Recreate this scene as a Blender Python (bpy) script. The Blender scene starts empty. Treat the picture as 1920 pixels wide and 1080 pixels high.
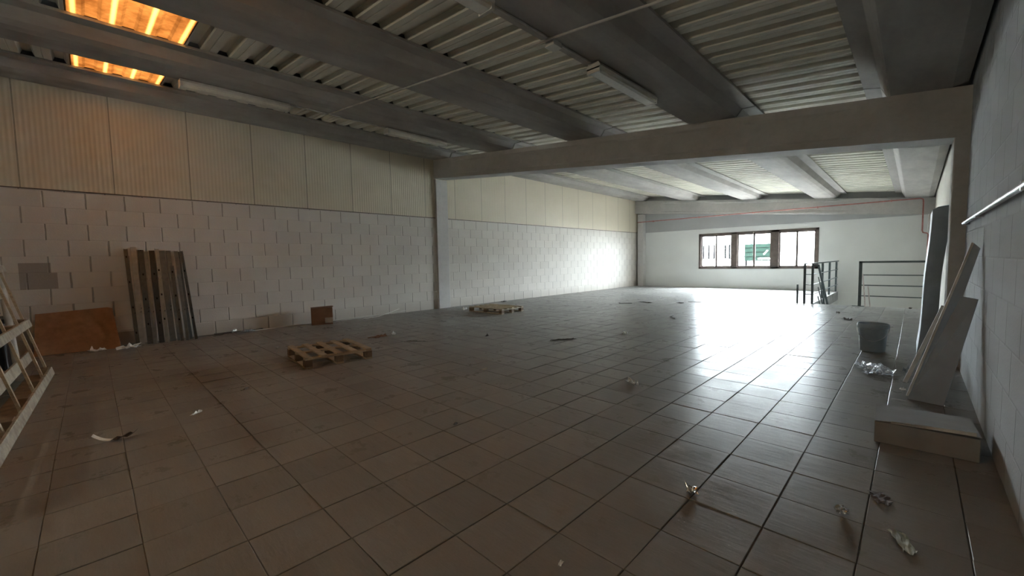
import bpy, bmesh, math, random
from mathutils import Vector, Matrix
random.seed(7)
S = bpy.context.scene
COL = S.collection

# ------------------------------------------------------------------ camera
cd = bpy.data.cameras.new('camera'); cam = bpy.data.objects.new('camera', cd); COL.objects.link(cam)
cd.sensor_width = 36.0; cd.lens = 772.0 / 1920.0 * 36.0; cd.clip_start = 0.05; cd.clip_end = 300
RW = ((0.71498271, -0.03165905, 0.69842496), (0.69887438, 0.06000903, -0.71272261), (-0.01934769, 0.99769566, 0.06503111))
cam.matrix_world = Matrix.Translation((0, 0, 1.27)) @ Matrix(RW).to_4x4()
S.camera = cam

# ------------------------------------------------------------------ world, sun, exposure
S.view_settings.view_transform = 'Standard'; S.view_settings.look = 'None'
S.view_settings.gamma = 1.0; S.view_settings.use_curve_mapping = False
S.view_settings.exposure = 2.88
W = bpy.data.worlds.new('sky'); S.world = W; W.use_nodes = True
bg = W.node_tree.nodes['Background']; bg.inputs[0].default_value = (0.86, 0.94, 1.0, 1); bg.inputs[1].default_value = 22.0
sl = bpy.data.lights.new('sun', 'SUN'); sl.energy = 45.0; sl.angle = math.radians(1.0); sl.color = (1.0, 0.93, 0.82)
sun = bpy.data.objects.new('sun', sl); COL.objects.link(sun)
sun.rotation_euler = Vector((-0.75, 0.03, -1.0)).to_track_quat('-Z', 'Y').to_euler(); sun.location = (0, -10, 20)
pl = bpy.data.lights.new('window_daylight_portal', 'AREA'); pl.shape = 'RECTANGLE'; pl.size = 4.1; pl.size_y = 1.45; pl.energy = 1.0
pl.cycles.is_portal = True
po = bpy.data.objects.new('window_daylight_portal', pl); COL.objects.link(po)
po.location = (-4.55, 18.45, 1.525); po.rotation_euler = (math.radians(-90), 0, 0)
pl2 = bpy.data.lights.new('rear_fill_portal', 'AREA'); pl2.shape = 'RECTANGLE'; pl2.size = 0.9; pl2.size_y = 0.30; pl2.energy = 1.0  # portal for the unseen rear window added as fill
pl2.cycles.is_portal = True
po2 = bpy.data.objects.new('rear_fill_portal', pl2); COL.objects.link(po2)
po2.location = (-2.8, -5.3, 2.60); po2.rotation_euler = (math.radians(90), 0, 0)
S.cycles.diffuse_bounces = 10; S.cycles.max_bounces = 14; S.cycles.transparent_max_bounces = 12
S.cycles.sample_clamp_indirect = 8.0
S.cycles.use_denoising = True

# ------------------------------------------------------------------ materials
def newmat(name):
    m = bpy.data.materials.new(name); m.use_nodes = True
    nt = m.node_tree; b = nt.nodes['Principled BSDF']
    return m, nt, b
def N(nt, t, **kw):
    n = nt.nodes.new(t)
    for k, v in kw.items(): setattr(n, k, v)
    return n
def M(nt, op, a, b=None, c=None):
    n = nt.nodes.new('ShaderNodeMath'); n.operation = op
    for i, v in enumerate((a, b, c)):
        if v is None: continue
        if isinstance(v, (int, float)): n.inputs[i].default_value = v
        else: nt.links.new(v, n.inputs[i])
    return n.outputs[0]
def MIX(nt, f, a, b, mode='MIX'):
    n = nt.nodes.new('ShaderNodeMix'); n.data_type = 'RGBA'; n.blend_type = mode
    for i, v in ((0, f), (6, a), (7, b)):
        if isinstance(v, (int, float)): n.inputs[i].default_value = v
        elif isinstance(v, tuple): n.inputs[i].default_value = (*v, 1) if len(v) == 3 else v
        else: nt.links.new(v, n.inputs[i])
    return n.outputs[2]
def OBJ(nt):
    g = N(nt, 'ShaderNodeNewGeometry'); s = N(nt, 'ShaderNodeSeparateXYZ')
    nt.links.new(g.outputs['Position'], s.inputs[0]); return g.outputs['Position'], s.outputs
def LOCAL(nt):
    t = N(nt, 'ShaderNodeTexCoord'); s = N(nt, 'ShaderNodeSeparateXYZ')
    nt.links.new(t.outputs['Object'], s.inputs[0]); return t.outputs['Object'], s.outputs
def NOISE(nt, vec, scale, detail=4, rough=0.55):
    n = N(nt, 'ShaderNodeTexNoise'); nt.links.new(vec, n.inputs['Vector'])
    n.inputs['Scale'].default_value = scale; n.inputs['Detail'].default_value = detail; n.inputs['Roughness'].default_value = rough
    return n.outputs['Fac']
def RAMP(nt, f, lo, hi, a=0.0, b=1.0):
    n = N(nt, 'ShaderNodeMapRange'); nt.links.new(f, n.inputs[0])
    for i, v in enumerate((lo, hi, a, b)): n.inputs[i + 1].default_value = v
    return n.outputs[0]
def BUMP(nt, b, h, strength=0.5, dist=0.01):
    n = N(nt, 'ShaderNodeBump'); n.inputs['Strength'].default_value = strength; n.inputs['Distance'].default_value = dist
    nt.links.new(h, n.inputs['Height']); nt.links.new(n.outputs[0], b.inputs['Normal'])
def simple(name, col, rough=0.6, metal=0.0, nscale=6.0, namt=0.25, bump=0.0, local=True):
    m, nt, b = newmat(name)
    vec, _ = (LOCAL if local else OBJ)(nt)
    f = NOISE(nt, vec, nscale)
    c = MIX(nt, RAMP(nt, f, 0.3, 0.7), tuple(x * (1 - namt) for x in col), tuple(min(1, x * (1 + namt)) for x in col))
    nt.links.new(c, b.inputs['Base Color'])
    b.inputs['Roughness'].default_value = rough; b.inputs['Metallic'].default_value = metal
    if bump: BUMP(nt, b, f, bump, 0.01)
    return m

def mat_tile():
    m, nt, b = newmat('floor_tile')
    vec, xyz = OBJ(nt)
    ix = M(nt, 'FLOOR', M(nt, 'DIVIDE', M(nt, 'ADD', xyz[0], 0.134), 0.34))
    iy = M(nt, 'FLOOR', M(nt, 'DIVIDE', M(nt, 'SUBTRACT', xyz[1], 0.095), 0.34))
    cb = N(nt, 'ShaderNodeCombineXYZ'); nt.links.new(ix, cb.inputs[0]); nt.links.new(iy, cb.inputs[1])
    wn = N(nt, 'ShaderNodeTexWhiteNoise'); wn.noise_dimensions = '2D'; nt.links.new(cb.outputs[0], wn.inputs['Vector'])
    t = wn.outputs['Value']
    base = MIX(nt, t, (0.252, 0.247, 0.236), (0.308, 0.302, 0.290))
    big = NOISE(nt, vec, 1.3, 5, 0.6); base = MIX(nt, RAMP(nt, big, 0.38, 0.65, 0, 0.3), base, (0.205, 0.200, 0.190))
    sm = NOISE(nt, vec, 9, 6, 0.7); base = MIX(nt, RAMP(nt, sm, 0.60, 0.80, 0, 0.22), base, (0.14, 0.125, 0.11))
    fine = NOISE(nt, vec, 90, 3, 0.7); base = MIX(nt, RAMP(nt, fine, 0.3, 0.7, 0, 0.3), base, (0.20, 0.195, 0.185))
    dot = N(nt, 'ShaderNodeTexVoronoi'); nt.links.new(vec, dot.inputs['Vector']); dot.inputs['Scale'].default_value = 1.1
    base = MIX(nt, RAMP(nt, dot.outputs['Distance'], 0.008, 0.02, 0.6, 0), base, (0.06, 0.055, 0.05))
    nt.links.new(base, b.inputs['Base Color'])
    r = RAMP(nt, NOISE(nt, vec, 3.5, 6, 0.7), 0.3, 0.7, 0.22, 0.45)
    nt.links.new(r, b.inputs['Roughness']); b.inputs['Specular IOR Level'].default_value = 0.045
    st = N(nt, 'ShaderNodeMapping'); nt.links.new(vec, st.inputs[0]); st.inputs['Scale'].default_value = (3, 14, 1)
    BUMP(nt, b, NOISE(nt, st.outputs[0], 1.6, 4, 0.6), 0.16, 0.012)
    return m

def mat_block(name, white=(0.60, 0.58, 0.56), patches=(), axis=1, joint=0.55):
    m, nt, b = newmat(name)
    vec, xyz = OBJ(nt)
    u0, z = xyz[axis], xyz[2]
    v = M(nt, 'DIVIDE', z, 0.246); row = M(nt, 'FLOOR', v)
    u = M(nt, 'ADD', M(nt, 'DIVIDE', M(nt, 'ADD', u0, 100.12), 0.45), M(nt, 'MULTIPLY', M(nt, 'MODULO', row, 2.0), 0.5))
    cell = N(nt, 'ShaderNodeCombineXYZ'); nt.links.new(M(nt, 'FLOOR', u), cell.inputs[0]); nt.links.new(row, cell.inputs[1])
    wn = N(nt, 'ShaderNodeTexWhiteNoise'); wn.noise_dimensions = '2D'; nt.links.new(cell.outputs[0], wn.inputs['Vector'])
    wob = NOISE(nt, vec, 6, 3)
    du = M(nt, 'ABSOLUTE', M(nt, 'SUBTRACT', M(nt, 'FRACT', M(nt, 'ADD', u, M(nt, 'MULTIPLY', M(nt, 'SUBTRACT', wob, 0.5), 0.03))), 0.5))
    dv = M(nt, 'ABSOLUTE', M(nt, 'SUBTRACT', M(nt, 'FRACT', v), 0.5))
    jv = RAMP(nt, du, 0.473, 0.488, 0, 1)
    jh = RAMP(nt, dv, 0.465, 0.492, 0, 1)
    mask = RAMP(nt, NOISE(nt, vec, 1.7, 2), 0.35, 0.6, 0.25, 1.0)
    jh2 = M(nt, 'MULTIPLY', jh, M(nt, 'MULTIPLY', mask, 0.22))
    j = M(nt, 'MAXIMUM', jv, jh2)
    c = MIX(nt, wn.outputs['Value'], tuple(x * 0.93 for x in white), white)
    c = MIX(nt, RAMP(nt, NOISE(nt, vec, 1.1, 5), 0.4, 0.75, 0, 0.3), c, tuple(x * 0.8 for x in white))
    c = MIX(nt, RAMP(nt, z, 0.0, 0.3, 0.45, 0), c, (0.30, 0.26, 0.22))       # dirt splashed low on the wall
    c = MIX(nt, M(nt, 'MULTIPLY', j, joint), c, (0.16, 0.145, 0.13))
    for (a0, a1, z0, z1) in patches:
        inside = M(nt, 'MULTIPLY', M(nt, 'MULTIPLY', M(nt, 'GREATER_THAN', u0, a0), M(nt, 'LESS_THAN', u0, a1)),
                   M(nt, 'MULTIPLY', M(nt, 'GREATER_THAN', z, z0), M(nt, 'LESS_THAN', z, z1)))
        c = MIX(nt, M(nt, 'MULTIPLY', inside, 0.85), c, (0.29, 0.25, 0.215))
    nt.links.new(c, b.inputs['Base Color']); b.inputs['Roughness'].default_value = 0.85
    fine = NOISE(nt, vec, 45, 4, 0.7)
    h = M(nt, 'ADD', M(nt, 'MULTIPLY', M(nt, 'MAXIMUM', jv, M(nt, 'MULTIPLY', jh, 0.15)), -1.0), M(nt, 'ADD', M(nt, 'MULTIPLY', fine, 0.18), M(nt, 'MULTIPLY', wn.outputs['Value'], 0.25)))
    BUMP(nt, b, h, 0.9, 0.012)
    return m

def mat_panel():
    m, nt, b = newmat('ribbed_panel')
    vec, xyz = OBJ(nt); y = xyz[1]
    rib = M(nt, 'SINE', M(nt, 'MULTIPLY', y, 2 * math.pi / 0.056))
    du = M(nt, 'ABSOLUTE', M(nt, 'SUBTRACT', M(nt, 'FRACT', M(nt, 'DIVIDE', M(nt, 'ADD', y, 100.65 ), 1.0)), 0.5))
    j = RAMP(nt, du, 0.488, 0.495, 0, 1)
    c = MIX(nt, NOISE(nt, vec, 1.5, 5), (0.60, 0.545, 0.43), (0.68, 0.62, 0.50))
    c = MIX(nt, M(nt, 'MULTIPLY', j, 0.7), c, (0.22, 0.2, 0.16))
    nt.links.new(c, b.inputs['Base Color']); b.inputs['Roughness'].default_value = 0.5
    BUMP(nt, b, M(nt, 'SUBTRACT', M(nt, 'MULTIPLY', rib, 0.35), j), 0.6, 0.006)
    return m

def mat_concrete(name, col, rough=0.8, streak=0.35):
    m, nt, b = newmat(name)
    vec, xyz = OBJ(nt)
    mp = N(nt, 'ShaderNodeMapping'); nt.links.new(vec, mp.inputs[0]); mp.inputs['Scale'].default_value = (1.5, 0.5, 1.5)
    f = NOISE(nt, mp.outputs[0], 2.0, 7, 0.65)
    c = MIX(nt, RAMP(nt, f, 0.3, 0.7), tuple(x * (1 - streak) for x in col), col)
    c = MIX(nt, RAMP(nt, NOISE(nt, vec, 14, 5, 0.7), 0.45, 0.75, 0, 0.35), c, tuple(x * 0.7 for x in col))
    nt.links.new(c, b.inputs['Base Color']); b.inputs['Roughness'].default_value = rough
    BUMP(nt, b, NOISE(nt, vec, 40, 4, 0.7), 0.2, 0.004)
    return m

def mat_wood(name, a, c_, sx=(30, 2, 30), rough=0.75):
    m, nt, b = newmat(name)
    vec, _ = LOCAL(nt)
    mp = N(nt, 'ShaderNodeMapping'); nt.links.new(vec, mp.inputs[0]); mp.inputs['Scale'].default_value = sx
    f = NOISE(nt, mp.outputs[0], 1.5, 6, 0.65)
    c = MIX(nt, RAMP(nt, f, 0.3, 0.7), a, c_)
    c = MIX(nt, RAMP(nt, NOISE(nt, vec, 5, 3), 0.5, 0.75, 0, 0.4), c, tuple(x * 0.45 for x in a))
    nt.links.new(c, b.inputs['Base Color']); b.inputs['Roughness'].default_value = rough
    BUMP(nt, b, f, 0.25, 0.004)
    return m

def mat_galv():
    m, nt, b = newmat('galvanised_steel')
    vec, xyz = LOCAL(nt)
    dz = M(nt, 'ABSOLUTE', M(nt, 'SUBTRACT', M(nt, 'FRACT', M(nt, 'ADD', M(nt, 'DIVIDE', xyz[2], 0.42), N(nt, 'ShaderNodeObjectInfo').outputs['Random'])), 0.5))
    rnd_ = N(nt, 'ShaderNodeObjectInfo').outputs['Random']
    slot = M(nt, 'MULTIPLY', M(nt, 'GREATER_THAN', rnd_, 0.45), M(nt, 'MULTIPLY', M(nt, 'LESS_THAN', dz, 0.04), M(nt, 'LESS_THAN', M(nt, 'ABSOLUTE', xyz[0]), 0.009)))
    f = NOISE(nt, vec, 12, 5)
    c = MIX(nt, f, (0.20, 0.20, 0.19), (0.46, 0.46, 0.44))
    c = MIX(nt, M(nt, 'FRACT', M(nt, 'MULTIPLY', rnd_, 7.31)), MIX(nt, 1.0, c, (0.22, 0.23, 0.24), 'MULTIPLY'), MIX(nt, 1.0, c, (1.5, 1.6, 1.68), 'MULTIPLY'))
    c = MIX(nt, slot, c, (0.02, 0.02, 0.02))
    nt.links.new(c, b.inputs['Base Color']); b.inputs['Metallic'].default_value = 0.7
    nt.links.new(RAMP(nt, f, 0.3, 0.7, 0.25, 0.45), b.inputs['Roughness'])
    return m

def mat_skylight():
    m, nt, b = newmat('amber_translucent_sheet')
    nt.nodes.remove(b)
    vec, xyz = OBJ(nt)
    f = NOISE(nt, vec, 2.6, 6, 0.7)
    c = MIX(nt, RAMP(nt, f, 0.3, 0.7), (0.045, 0.023, 0.0090), (0.090, 0.053, 0.024))
    band = M(nt, 'ABSOLUTE', M(nt, 'SUBTRACT', M(nt, 'FRACT', M(nt, 'DIVIDE', M(nt, 'ADD', xyz[1], 10.0), 0.295)), 0.5))
    c = MIX(nt, RAMP(nt, band, 0.40, 0.47, 0, 0.8), c, (0.17, 0.115, 0.055))
    t = N(nt, 'ShaderNodeBsdfTranslucent'); nt.links.new(c, t.inputs[0])
    nt.links.new(t.outputs[0], nt.nodes['Material Output'].inputs[0])
    return m

def mat_clear(name, tint=(0.95, 0.97, 1.0), op=0.25, bump=0.0, rough=0.05):
    m, nt, b = newmat(name)
    nt.nodes.remove(b)
    tr = N(nt, 'ShaderNodeBsdfTransparent'); tr.inputs[0].default_value = (*tint, 1)
    gl = N(nt, 'ShaderNodeBsdfGlossy'); gl.inputs['Roughness'].default_value = rough
    mx = N(nt, 'ShaderNodeMixShader'); mx.inputs[0].default_value = op
    if bump:
        vec, _ = LOCAL(nt); bn = N(nt, 'ShaderNodeBump'); bn.inputs['Strength'].default_value = bump; bn.inputs['Distance'].default_value = 0.02
        nt.links.new(NOISE(nt, vec, 22, 4), bn.inputs['Height']); nt.links.new(bn.outputs[0], gl.inputs['Normal'])
    nt.links.new(tr.outputs[0], mx.inputs[1]); nt.links.new(gl.outputs[0], mx.inputs[2])
    nt.links.new(mx.outputs[0], nt.nodes['Material Output'].inputs[0])
    return m

TILE = mat_tile()
GROUT = simple('grout', (0.13, 0.115, 0.10), 0.9, local=False)
BLK_L = mat_block('painted_block_left', (0.66, 0.625, 0.58), [(-0.74, -0.36, 0.985, 1.23), (-0.74, -0.42, 1.23, 1.38), (0.2, 0.52, 0.0, 0.22)])  # white blocks, warm cast of the skylight light mixed into the colour
BLK_R = mat_block('painted_block_right', (0.44, 0.46, 0.475), (), joint=0.25)  # the same white blocks with the cooler window light in their colour
PANEL = mat_panel()
CONC = mat_concrete('beam_concrete', (0.43, 0.41, 0.385), streak=0.3)
CONC2 = mat_concrete('girder_concrete', (0.50, 0.485, 0.465), streak=0.15)
COLM = mat_concrete('painted_column', (0.60, 0.585, 0.57), streak=0.12)
DECK = simple('cream_deck_sheet', (0.70, 0.68, 0.60), 0.7, 0.0, 1.2, 0.12, local=False)
WHITE = simple('white_plaster', (0.70, 0.71, 0.70), 0.85, nscale=0.8, namt=0.05, local=False)
GREYP = simple('grey_plaster', (0.40, 0.405, 0.41), 0.85, nscale=1.0, namt=0.08, local=False)
CREAMP = simple('cream_plaster', (0.60, 0.58, 0.52), 0.85, nscale=1.0, namt=0.06, local=False)
DARK = simple('black_closer', (0.02, 0.02, 0.02), 0.9)
ROOF = simple('roof_membrane', (0.3, 0.3, 0.3), 0.9, local=False)
SKYL = mat_skylight()
GALV = mat_galv()
WOOD = mat_wood('pallet_wood', (0.33, 0.25, 0.165), (0.54, 0.44, 0.31))
WOODP = mat_wood('pale_wood', (0.38, 0.31, 0.22), (0.60, 0.52, 0.40))
WOODG = mat_wood('weathered_wood', (0.24, 0.20, 0.15), (0.50, 0.44, 0.35), (8, 8, 8))
WOODD = mat_wood('dark_block_wood', (0.16, 0.11, 0.07), (0.28, 0.20, 0.13), (8, 8, 8))
PLY = mat_wood('orange_brown_board', (0.30, 0.145, 0.06), (0.45, 0.23, 0.10), (6, 6, 6), 0.7)
CARD = simple('cardboard_brown', (0.22, 0.125, 0.075), 0.85, nscale=4, namt=0.15)
CARDG = simple('cardboard_grey_brown', (0.245, 0.235, 0.225), 0.85, nscale=4, namt=0.15)
LABEL = simple('pale_label', (0.45, 0.40, 0.34), 0.7)
PAPER = simple('white_paper', (0.85, 0.85, 0.82), 0.6, namt=0.08)
DIRTY = simple('dirty_scrap', (0.09, 0.08, 0.07), 0.7)
BLACKP = simple('black_plastic', (0.018, 0.018, 0.02), 0.4)
BROWNM = simple('brown_window_frame', (0.115, 0.09, 0.08), 0.5)
RAILM = simple('dark_green_grey_paint', (0.085, 0.11, 0.115), 0.42)
REDM = simple('red_pipe_paint', (0.42, 0.17, 0.15), 0.4)
LAMPW = simple('lamp_white', (0.62, 0.61, 0.57), 0.4, namt=0.08)
LAMPD = simple('lamp_diffuser', (0.78, 0.77, 0.70), 0.25, namt=0.06, nscale=25)
PVC = simple('grey_conduit', (0.45, 0.44, 0.42), 0.5)
PIPEW = simple('white_metal_pipe', (0.62, 0.64, 0.66), 0.3, 0.5)
BUCKET = simple('grey_bucket_plastic', (0.29, 0.35, 0.40), 0.4, namt=0.15)  # own grey with the pale bluish veil of this side mixed in
SLAB = simple('dark_grey_wrapped_slab', (0.30, 0.36, 0.42), 0.55, nscale=5, namt=0.12, bump=0.3)  # lightened and blued so the colour carries the hazy veil
BOARDG = simple('grey_board', (0.31, 0.36, 0.42), 0.6, nscale=4, namt=0.12)  # cooler and lighter than the board, bluish haze put into the colour
BOARDE = simple('pale_board_edge', (0.62, 0.61, 0.57), 0.7)
GLASS = mat_clear('window_glass', (0.97, 0.99, 0.99), 0.06)
GLASSW = mat_clear('warm_fill_glass', (1.0, 0.90, 0.76), 0.06)  # tint warms the light of the added rear window
FILM = mat_clear('clear_plastic_film', (0.93, 0.95, 0.97), 0.30, 1.0, 0.15)
FACADE = simple('outdoor_facade', (0.80, 0.79, 0.76), 0.9, local=False, nscale=0.3, namt=0.05)
GREEN = simple('green_sign_paint', (0.0034, 0.0058, 0.0046), 1.0)
FARDK = simple('dark_far_bars', (0.0012, 0.0012, 0.0012), 1.0)
for m_ in (GREEN, FARDK): m_.node_tree.nodes['Principled BSDF'].inputs['Specular IOR Level'].default_value = 0.0
ASPH = simple('outdoor_ground', (0.12, 0.12, 0.12), 0.9, local=False)
FOIL = simple('crumpled_foil', (0.8, 0.8, 0.8), 0.25, 0.9)
GREENISH = simple('pale_green_card', (0.36, 0.38, 0.31), 0.7)

# ------------------------------------------------------------------ mesh helpers
class MB:
    def __init__(s): s.v = []; s.f = []; s.smooth = False
    def add(s, vs, fs):
        o = len(s.v); s.v += [Vector(v) for v in vs]; s.f += [tuple(i + o for i in f) for f in fs]; return s
    def box(s, x0, x1, y0, y1, z0, z1):
        return s.add([(x0, y0, z0), (x1, y0, z0), (x1, y1, z0), (x0, y1, z0), (x0, y0, z1), (x1, y0, z1), (x1, y1, z1), (x0, y1, z1)],
                     [(0, 3, 2, 1), (4, 5, 6, 7), (0, 1, 5, 4), (1, 2, 6, 5), (2, 3, 7, 6), (3, 0, 4, 7)])
    def bar(s, a, b, w, h, up=(0, 0, 1)):
        a = Vector(a); b = Vector(b); d = (b - a).normalized(); up = Vector(up)
        if abs(d.dot(up)) > 0.98: up = Vector((0, 1, 0))
        x = d.cross(up).normalized() * (w / 2); z = x.cross(d).normalized() * (h / 2)
        vs = [p + i * x + j * z for p in (a, b) for i, j in ((-1, -1), (1, -1), (1, 1), (-1, 1))]
        return s.add(vs, [(0, 1, 2, 3), (7, 6, 5, 4), (0, 4, 5, 1), (1, 5, 6, 2), (2, 6, 7, 3), (3, 7, 4, 0)])
    def tube(s, pts, r, n=10):
        pts = [Vector(p) for p in pts]; rings = []
        ref = None
        for i, p in enumerate(pts):
            d = ((pts[i + 1] - p) if i == 0 else (p - pts[i - 1]) if i == len(pts) - 1 else (pts[i + 1] - pts[i - 1])).normalized()
            if ref is None: ref = Vector((0, 0, 1)) if abs(d.z) < 0.9 else Vector((0, 1, 0))
            x = d.cross(ref).normalized(); y = x.cross(d).normalized(); ref = y
            rings.append([p + x * (r * math.cos(2 * math.pi * k / n)) + y * (r * math.sin(2 * math.pi * k / n)) for k in range(n)])
        vs = [v for rr in rings for v in rr]; fs = []
        for i in range(len(pts) - 1):
            for k in range(n):
                fs.append((i * n + k, i * n + (k + 1) % n, (i + 1) * n + (k + 1) % n, (i + 1) * n + k))
        fs.append(tuple(range(n - 1, -1, -1))); fs.append(tuple((len(pts) - 1) * n + k for k in range(n)))
        s.smooth = True
        return s.add(vs, fs)
    def lathe(s, prof, c=(0, 0, 0), n=40):
        vs = []; fs = []
        for (r, z) in prof:
            for k in range(n):
                a = 2 * math.pi * k / n; vs.append((c[0] + r * math.cos(a), c[1] + r * math.sin(a), c[2] + z))
        for i in range(len(prof) - 1):
            for k in range(n): fs.append((i * n + k, i * n + (k + 1) % n, (i + 1) * n + (k + 1) % n, (i + 1) * n + k))
        fs.append(tuple(range(n - 1, -1, -1))); fs.append(tuple((len(prof) - 1) * n + k for k in range(n)))
        s.smooth = True
        return s.add(vs, fs)
    def loft(s, secs):
        n = len(secs[0]); vs = [v for q in secs for v in q]; fs = []
        for i in range(len(secs) - 1):
            for k in range(n): fs.append((i * n + k, i * n + (k + 1) % n, (i + 1) * n + (k + 1) % n, (i + 1) * n + k))
        fs.append(tuple(range(n - 1, -1, -1))); fs.append(tuple((len(secs) - 1) * n + k for k in range(n)))
        return s.add(vs, fs)
    def sheet(s, rows, th):
        """a grid of points (rows of equal length) given real thickness th"""
        R = len(rows); C_ = len(rows[0])
        P = [[Vector(p) for p in r] for r in rows]
        def nrm(i, j):
            a = P[min(i + 1, R - 1)][j] - P[max(i - 1, 0)][j]; b = P[i][min(j + 1, C_ - 1)] - P[i][max(j - 1, 0)]
            n = a.cross(b); return n.normalized() if n.length > 1e-9 else Vector((0, 0, 1))
        top = [P[i][j] for i in range(R) for j in range(C_)]
        bot = [P[i][j] - nrm(i, j) * th for i in range(R) for j in range(C_)]
        fs = []; o = R * C_
        for i in range(R - 1):
            for j in range(C_ - 1):
                q = (i * C_ + j, i * C_ + j + 1, (i + 1) * C_ + j + 1, (i + 1) * C_ + j)
                fs.append(q); fs.append(tuple(x + o for x in reversed(q)))
        rim = [(0, j) for j in range(C_)] + [(i, C_ - 1) for i in range(1, R)] + [(R - 1, j) for j in range(C_ - 2, -1, -1)] + [(i, 0) for i in range(R - 2, 0, -1)]
        rim = [i * C_ + j for i, j in rim]
        for k in range(len(rim)):
            a, b = rim[k], rim[(k + 1) % len(rim)]; fs.append((a, a + o, b + o, b))
        return s.add(top + bot, fs)
    def build(s, name, mat, parent=None, origin=None, bevel=0.0, smooth=None, rot=None):
        if origin is None:
            if parent is None:
                xs = [v.x for v in s.v]; ys = [v.y for v in s.v]; zs = [v.z for v in s.v]
                origin = Vector(((min(xs) + max(xs)) / 2, (min(ys) + max(ys)) / 2, min(zs)))
            else: origin = Vector((0, 0, 0))
        origin = Vector(origin)
        me = bpy.data.meshes.new(name); me.from_pydata([v - origin for v in s.v], [], s.f); me.update()
        bm = bmesh.new(); bm.from_mesh(me); bmesh.ops.recalc_face_normals(bm, faces=bm.faces)
        if bevel: bmesh.ops.bevel(bm, geom=list(bm.edges), offset=bevel, segments=1, affect='EDGES')
        bm.to_mesh(me); bm.free()
        sm = s.smooth if smooth is None else smooth
        if sm:
            me.polygons.foreach_set('use_smooth', [True] * len(me.polygons))
            try: me.set_sharp_from_angle(angle=math.radians(40))
            except Exception: pass
        o = bpy.data.objects.new(name, me); COL.objects.link(o); me.materials.append(mat)
        if parent: o.parent = parent
        o.location = origin
        return o

def tag(o, label=None, cat=None, group=None, kind=None):
    if label: o['label'] = label
    if cat: o['category'] = cat
    if group: o['group'] = group
    if kind: o['kind'] = kind
    return o
def empty(name, loc, label, cat, group=None, rz=0.0):
    o = bpy.data.objects.new(name, None); COL.objects.link(o); o.location = loc; o.rotation_euler = (0, 0, rz)
    o.empty_display_size = 0.1
    return tag(o, label, cat, group)
def struct(mb, name, mat, parent=None, **kw):
    o = mb.build(name, mat, parent, **kw)
    if parent is None: o['kind'] = 'structure'
    return o
def copy_tree(o, parent=None):
    c = o.copy(); COL.objects.link(c); c.parent = parent
    for ch in [k for k in ORIG if k.parent == o]:
        copy_tree(ch, c)
    return c
ORIG = []
def snapshot():
    ORIG[:] = list(bpy.data.objects)

# ------------------------------------------------------------------ building dimensions
XL, XR = -9.4, 0.38           # faces of the side walls
YB, YF = -5.0, 18.2           # rear and far wall faces
YG0, YG1 = 6.65, 7.05         # girder
def zs(x, y=0.0):             # beam soffit plane, the roof falls to the right
    return 3.08 - 0.102 * x - max(0.0, y - 7.0) * 0.009
SP = 2.32
SLX = [-0.27 - SP * k for k in range(5)]

# ------------------------------------------------------------------ floor
def build_floor():
    mb = MB(); rnd = random.Random(3)
    p = 0.34; g = 0.0017; x0 = -0.134 - p * 28; y0 = 0.095 - p * 15
    for i in range(31):
        for j in range(70):
            ax, bx, ay, by = x0 + i * p, x0 + (i + 1) * p, y0 + j * p, y0 + (j + 1) * p
            ax = max(ax, XL - 0.05); bx = min(bx, XR + 0.05); ay = max(ay, YB - 0.05); by = min(by, YF + 0.02)
            # stairwell
            if by > 13.2 and bx > -1.9:
                if ax < -1.9: bx = min(bx, -1.9)
                elif ay < 13.2: by = min(by, 13.2)
                else: continue
            if bx - ax < 0.02 or by - ay < 0.02: continue
            gx = g * rnd.uniform(0.5, 2.2); gy = g * rnd.uniform(0.3, 1.3); c = 0.0025
            tx = rnd.gauss(0, 0.0030); ty = rnd.gauss(0, 0.0030); dz = rnd.gauss(0, 0.0006)
            cx, cy = (ax + bx) / 2, (ay + by) / 2
            def V(x, y, z): return (x, y, z + (x - cx) * tx + (y - cy) * ty + dz)
            X0, X1, Y0, Y1 = ax + gx, bx - gx, ay + gy, by - gy
            vs = [V(X0, Y0, -0.012), V(X1, Y0, -0.012), V(X1, Y1, -0.012), V(X0, Y1, -0.012),
                  V(X0, Y0, -0.0022), V(X1, Y0, -0.0022), V(X1, Y1, -0.0022), V(X0, Y1, -0.0022),
                  V(X0 + c, Y0 + c, 0), V(X1 - c, Y0 + c, 0), V(X1 - c, Y1 - c, 0), V(X0 + c, Y1 - c, 0)]
            fs = [(0, 1, 5, 4), (1, 2, 6, 5), (2, 3, 7, 6), (3, 0, 4, 7), (4, 5, 9, 8), (5, 6, 10, 9), (6, 7, 11, 10), (7, 4, 8, 11), (8, 9, 10, 11)]
            mb.add(vs, fs)
    f = struct(mb, 'floor', TILE, origin=(0, 0, 0), smooth=False)
    g_ = MB()
    g_.box(XL - 0.3, -1.9, YB - 0.3, YF + 0.2, -0.30, -0.005); g_.box(-1.9, XR + 0.3, YB - 0.3, 13.2, -0.30, -0.005)
    struct(g_, 'floor_slab', GROUT, origin=(0, 0, 0))
build_floor()

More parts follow.
